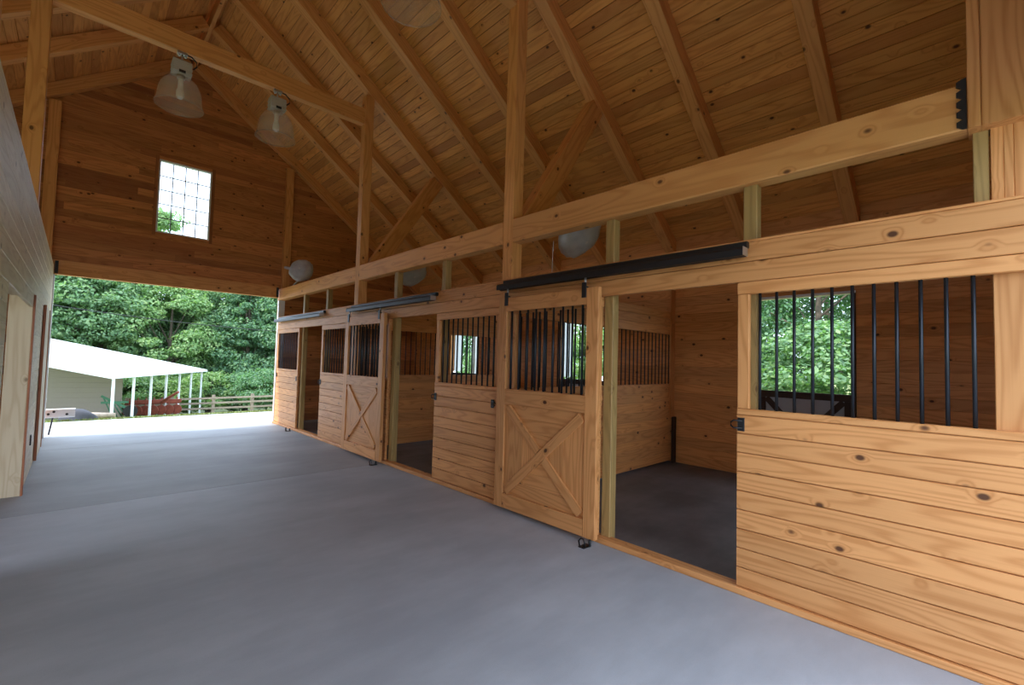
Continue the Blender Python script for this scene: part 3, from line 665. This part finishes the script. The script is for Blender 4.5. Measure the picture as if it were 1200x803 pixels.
def gpt(az, d): x = -3.3155 + d * math.sin(math.radians(az)); y = .0558 + d * math.cos(math.radians(az)); return Vector((x, y, ground_z(x, y)))
hr = thing('disc_harrow', gpt(5.9, 39), 'rusty red farm harrow parked under the shed roof', 'farm machine')
c0 = gpt(5.9, 39)
for k in range(7):
    p = gpt(3.9 + k * .62, 39); tube('disc', p + Vector((-.02, -.03, .36)), p + Vector((.02, .03, .36)), .33, RUST, hr, 18)
    tube('spring_arm', p + Vector((0, 0, .45)), p + Vector((.1, .6, 1.15)), .04, RUST, hr)
a, b = gpt(3.7, 39.3), gpt(8.0, 39.3)
timber('frame_beam', a + Vector((0, 0, .95)), b + Vector((0, 0, .95)), (0, 1, 0), .22, .22, RUST, hr); timber('frame_beam', a + Vector((0, .8, .8)), b + Vector((0, .8, .8)), (0, 1, 0), .2, .2, RUST, hr)
timber('axle', a + Vector((0, -.02, .42)), b + Vector((0, -.02, .42)), (0, 1, 0), .1, .1, RUST, hr); timber('drawbar', gpt(6.4, 39) + Vector((0, 0, .9)), gpt(7.4, 38) + Vector((.2, 0, 1.5)), (0, 1, 0), .14, .14, RUST, hr)
gm = thing('hay_rake', gpt(3.0, 36), 'green farm implement with long tines beside the front shed post', 'farm machine')
a, b = gpt(1.9, 36), gpt(3.9, 36)
timber('frame_beam', a + Vector((0, 0, 1.3)), b + Vector((0, 0, .5)), (0, 1, 0), .12, .12, GREENP, gm); timber('frame_beam', a + Vector((0, 0, .9)), b + Vector((0, 0, .9)), (0, 1, 0), .12, .12, GREENP, gm)
for k in range(6):
    p = a.lerp(b, (k + .3) / 6); tube('tine', p + Vector((0, 0, 1.3 - k * .14)), p + Vector((.5, .2, .02)), .035, GREENP, gm)
tube('wheel', b + Vector((.1, -.1, .35)), b + Vector((.1, .1, .35)), .35, BLACK, gm, 20)
bo = gpt(0.35, 19.0); bv = []; bf = []
for i in range(9):
    for k in range(16):
        th = math.pi / 2 * i / 8; an_ = 2 * math.pi * k / 16; q = 1 + .1 * math.sin(3 * an_ + i)
        bv.append((bo.x + .46 * q * math.cos(th) * math.cos(an_), bo.y + .4 * q * math.cos(th) * math.sin(an_), bo.z - .05 + .42 * math.sin(th)))
for i in range(8):
    for k in range(16): bf.append((i * 16 + k, i * 16 + (k + 1) % 16, (i + 1) * 16 + (k + 1) % 16, (i + 1) * 16 + k))
tag(mk('boulder', bv, bf, STONE, None, None, True), 'rounded dark grey boulder on the grass left of the shed', 'boulder')
bb = thing('bumper_bar', (-3.5, 11.75, 0), 'white metal bar with dark bolts low at the left of the opening', 'bar')
box('bar', (-3.80, 11.72, .30), (-3.27, 11.78, .46), 0, WHITE, bb, .02)
for x, z in ((-3.62, .37), (-3.38, .36), (-3.55, .41)): tube('bolt', (x, 11.69, z), (x, 11.721, z), .020, BLACK, bb, 10)
for x in (-3.70, -3.60): tube('leg', (x, 11.75, 0), (x + .04, 11.75, .31), .012, BLACK, bb)
lg = thing('log_pile', gpt(1.5, 30), 'pale cut logs lying left of the front shed post', 'logs')
for k in range(5):
    p = gpt(.9 + k * .28, 30 + .2 * (k % 2)); tube('log', p + Vector((-.4, .1, .12 + .02 * k)), p + Vector((.5, -.1, .14)), .12, FENCEW, lg, 10)
wp = [Vector((-9, 26, 4.0)).lerp(Vector((12, 32, 3.35)), k / 16) - Vector((0, 0, 1.1 * (1 - (2 * k / 16 - 1) ** 2) * .55)) for k in range(17)]
tag(path_tube('overhead_wire', wp, .018, WIREM), 'thin overhead wire sagging across the trees', 'wire')

def tree_mesh(seed, h, rad, nleaf, lsize, shape):
    g = np.random.default_rng(seed); nc = 150
    u = g.uniform(0.08, 1, nc); ang = g.uniform(0, 2 * np.pi, nc)
    prof = {'round': np.sin(np.pi * np.clip(u, .02, .98)) ** .55, 'cone': (1.05 - u) ** .7, 'tall': np.sin(np.pi * np.clip(u * .9 + .08, 0, 1)) ** .7}[shape]
    rr = rad * prof * np.sqrt(g.uniform(.45, 1, nc)); cz = h * (.06 + .94 * u)
    cen = np.stack([rr * np.cos(ang), rr * np.sin(ang), cz], 1); cs = g.uniform(.35, .9, nc) * rad * .30
    idx = g.integers(0, nc, nleaf); d = g.normal(size=(nleaf, 3)); d /= np.linalg.norm(d, axis=1)[:, None]
    pos = cen[idx] + d * (cs[idx] * g.uniform(.6, 1, nleaf))[:, None] * np.array([1.25, 1.25, .7])
    nrm = d * .7 + np.array([0, 0, .5]) + g.normal(size=(nleaf, 3)) * .45; nrm /= np.linalg.norm(nrm, axis=1)[:, None]
    t1 = np.cross(nrm, g.normal(size=(nleaf, 3))); t1 /= np.linalg.norm(t1, axis=1)[:, None]; t2 = np.cross(nrm, t1)
    s = (lsize * g.uniform(.6, 1.3, nleaf))[:, None]
    q = np.stack([pos - t1 * s, pos + t2 * s * .55, pos + t1 * s, pos - t2 * s * .55], 1).reshape(-1, 3)
    me = bpy.data.meshes.new('foliage'); me.vertices.add(len(q)); me.vertices.foreach_set('co', q.astype(np.float32).ravel())
    me.loops.add(nleaf * 4); me.loops.foreach_set('vertex_index', np.arange(nleaf * 4, dtype=np.int32))
    me.polygons.add(nleaf); me.polygons.foreach_set('loop_start', np.arange(0, nleaf * 4, 4, dtype=np.int32))
    me.update(calc_edges=True)
    # trunk and limbs
    v = []; f = []
    def limb(a, b, r0, r1):
        a, b = Vector(a), Vector(b); qd = (b - a).to_track_quat('Z', 'Y'); o = len(v)
        for p, r in ((a, r0), (b, r1)):
            for k in range(7): v.append(tuple(p + qd @ Vector((r * math.cos(k * .8976), r * math.sin(k * .8976), 0))))
        for k in range(7): f.append((o + k, o + (k + 1) % 7, o + 7 + (k + 1) % 7, o + 7 + k))
    limb((0, 0, -.3), (0, 0, h * .45), h * .022, h * .014); limb((0, 0, h * .45), (.1, 0, h * .9), h * .014, h * .004)
    for k in range(0, nc, 8): limb((0, 0, cen[k, 2] * .6), cen[k], h * .006, h * .002)
    mt = bpy.data.meshes.new('trunk'); mt.from_pydata(v, [], f); mt.update(); mt.materials.append(BARK)
    return me, mt
TV = [tree_mesh(1, 13., 4.6, 42000, .14, 'round'), tree_mesh(2, 14., 4.2, 42000, .14, 'cone'), tree_mesh(3, 15., 4.4, 42000, .14, 'tall'), tree_mesh(4, 8., 3.6, 40000, .075, 'round'), tree_mesh(5, 3.0, 2.2, 14000, .075, 'round')]
leaf_meshes = {}
def tree(x, y, var, lm, sc, rz, label, group):
    t = thing('tree' if var < 4 else 'bush', (0, 0, 0), label, 'tree' if var < 4 else 'bush', group)
    Wt = Matrix.Translation((x, y, ground_z(x, y))) @ Matrix.Rotation(rz, 4, 'Z') @ Matrix.Diagonal((*(sc if isinstance(sc, tuple) else (sc,) * 3), 1))
    WM[t.name] = Matrix.Translation((x, y, ground_z(x, y))); t.matrix_basis = WM[t.name]
    key = (var, lm)
    if key not in leaf_meshes:
        me = TV[var][0].copy(); me.materials.clear(); me.materials.append(LEAF[lm]); leaf_meshes[key] = me
    link(bpy.data.objects.new('foliage', leaf_meshes[key]), Wt, t); link(bpy.data.objects.new('trunk', TV[var][1]), Wt, t)
def treeat(az, d, *a): p = gpt(az, d); tree(p.x, p.y, *a)
row = [(-6.5, 57, 2, 0, 1.1), (-2.4, 58, 0, 0, 1.22), (1.6, 57, 2, 0, 1.08), (4.9, 64, 2, 2, 1.49), (6.8, 56, 0, 2, 1.0), (10.3, 58, 2, 0, .93), (13.6, 55, 1, 1, 1.02), (17.2, 54, 1, 1, 1.05), (21.5, 58, 0, 0, .95)]
for k, (az, d, v, lm, s) in enumerate(row):
    treeat(az, d, v, lm, s, k * 1.3, '%s tree in the tall row behind the shed, %s from the left' % (('mid green', 'dark green', 'light green')[lm], ORD[k]), 'trees behind the shed')
bk = [(-4.5, 74, 0, 1, 1.25), (0.2, 75, 2, 1, 1.15), (8.6, 74, 0, 1, 1.15), (12.5, 73, 2, 1, 1.1), (16.5, 73, 0, 0, 1.2), (20.5, 74, 2, 1, 1.1), (24.5, 70, 0, 1, 1.0), (4.6, 78, 0, 1, 1.1)]
for k, (az, d, v, lm, s) in enumerate(bk):
    treeat(az, d, v, lm, s, k * 2.1, 'tree at the back of the wood beyond the shed, %s from the left' % ORD[k], 'trees at the back of the wood')
bs_ = [(-3, 52, 0), (0.8, 53, 2), (4.2, 52, 0), (7.4, 52, 2), (10.4, 50, 2), (13.6, 50, 1), (15.6, 47, 1), (18.2, 47, 0)]
for k, (az, d, lm) in enumerate(bs_):
    treeat(az, d, 4, lm, (1.3, 1.3, 1.15), k * 1.7, 'leafy bush at the foot of the tree row, %s from the left' % ORD[k], 'bushes below the trees')
rt_ = [(17, 4.6, 1, 1.0), (20, 10.5, 0, 1.05), (17, 16.5, 2, 1.0), (21, -.5, 0, 1.1), (25, 6.0, 1, 1.2), (18, 24, 1, 1.05), (24, 17, 0, 1.15), (17.5, -5.5, 2, 1.0)]
for k, (x, y, lm, s) in enumerate(rt_):
    tree(x, y, 3, lm, s, k * 1.9, 'broad leafy tree outside the stall back doors, %s' % ('in the near door view', 'behind the middle door', 'behind the farthest door', 'right of the near door view', 'deeper behind the near door', 'far beyond the farthest door', 'deeper behind the middle door', 'beyond the near end')[k], 'trees beside the barn')

for k, (x, y, lm) in enumerate([(14, 3.0, 0), (15, 7.6, 1), (15, 12.5, 2), (15, 20, 0), (15.5, -1.6, 2)]):
    tree(x, y, 4, lm, (1.2, 1.2, 1.0), k * 1.1, 'leafy bush outside the stall back doors, %s' % ('closest to the nearest door', 'between the near trees', 'behind the middle stall', 'behind the farthest stall', 'at the near end of the barn')[k], 'bushes beside the barn')
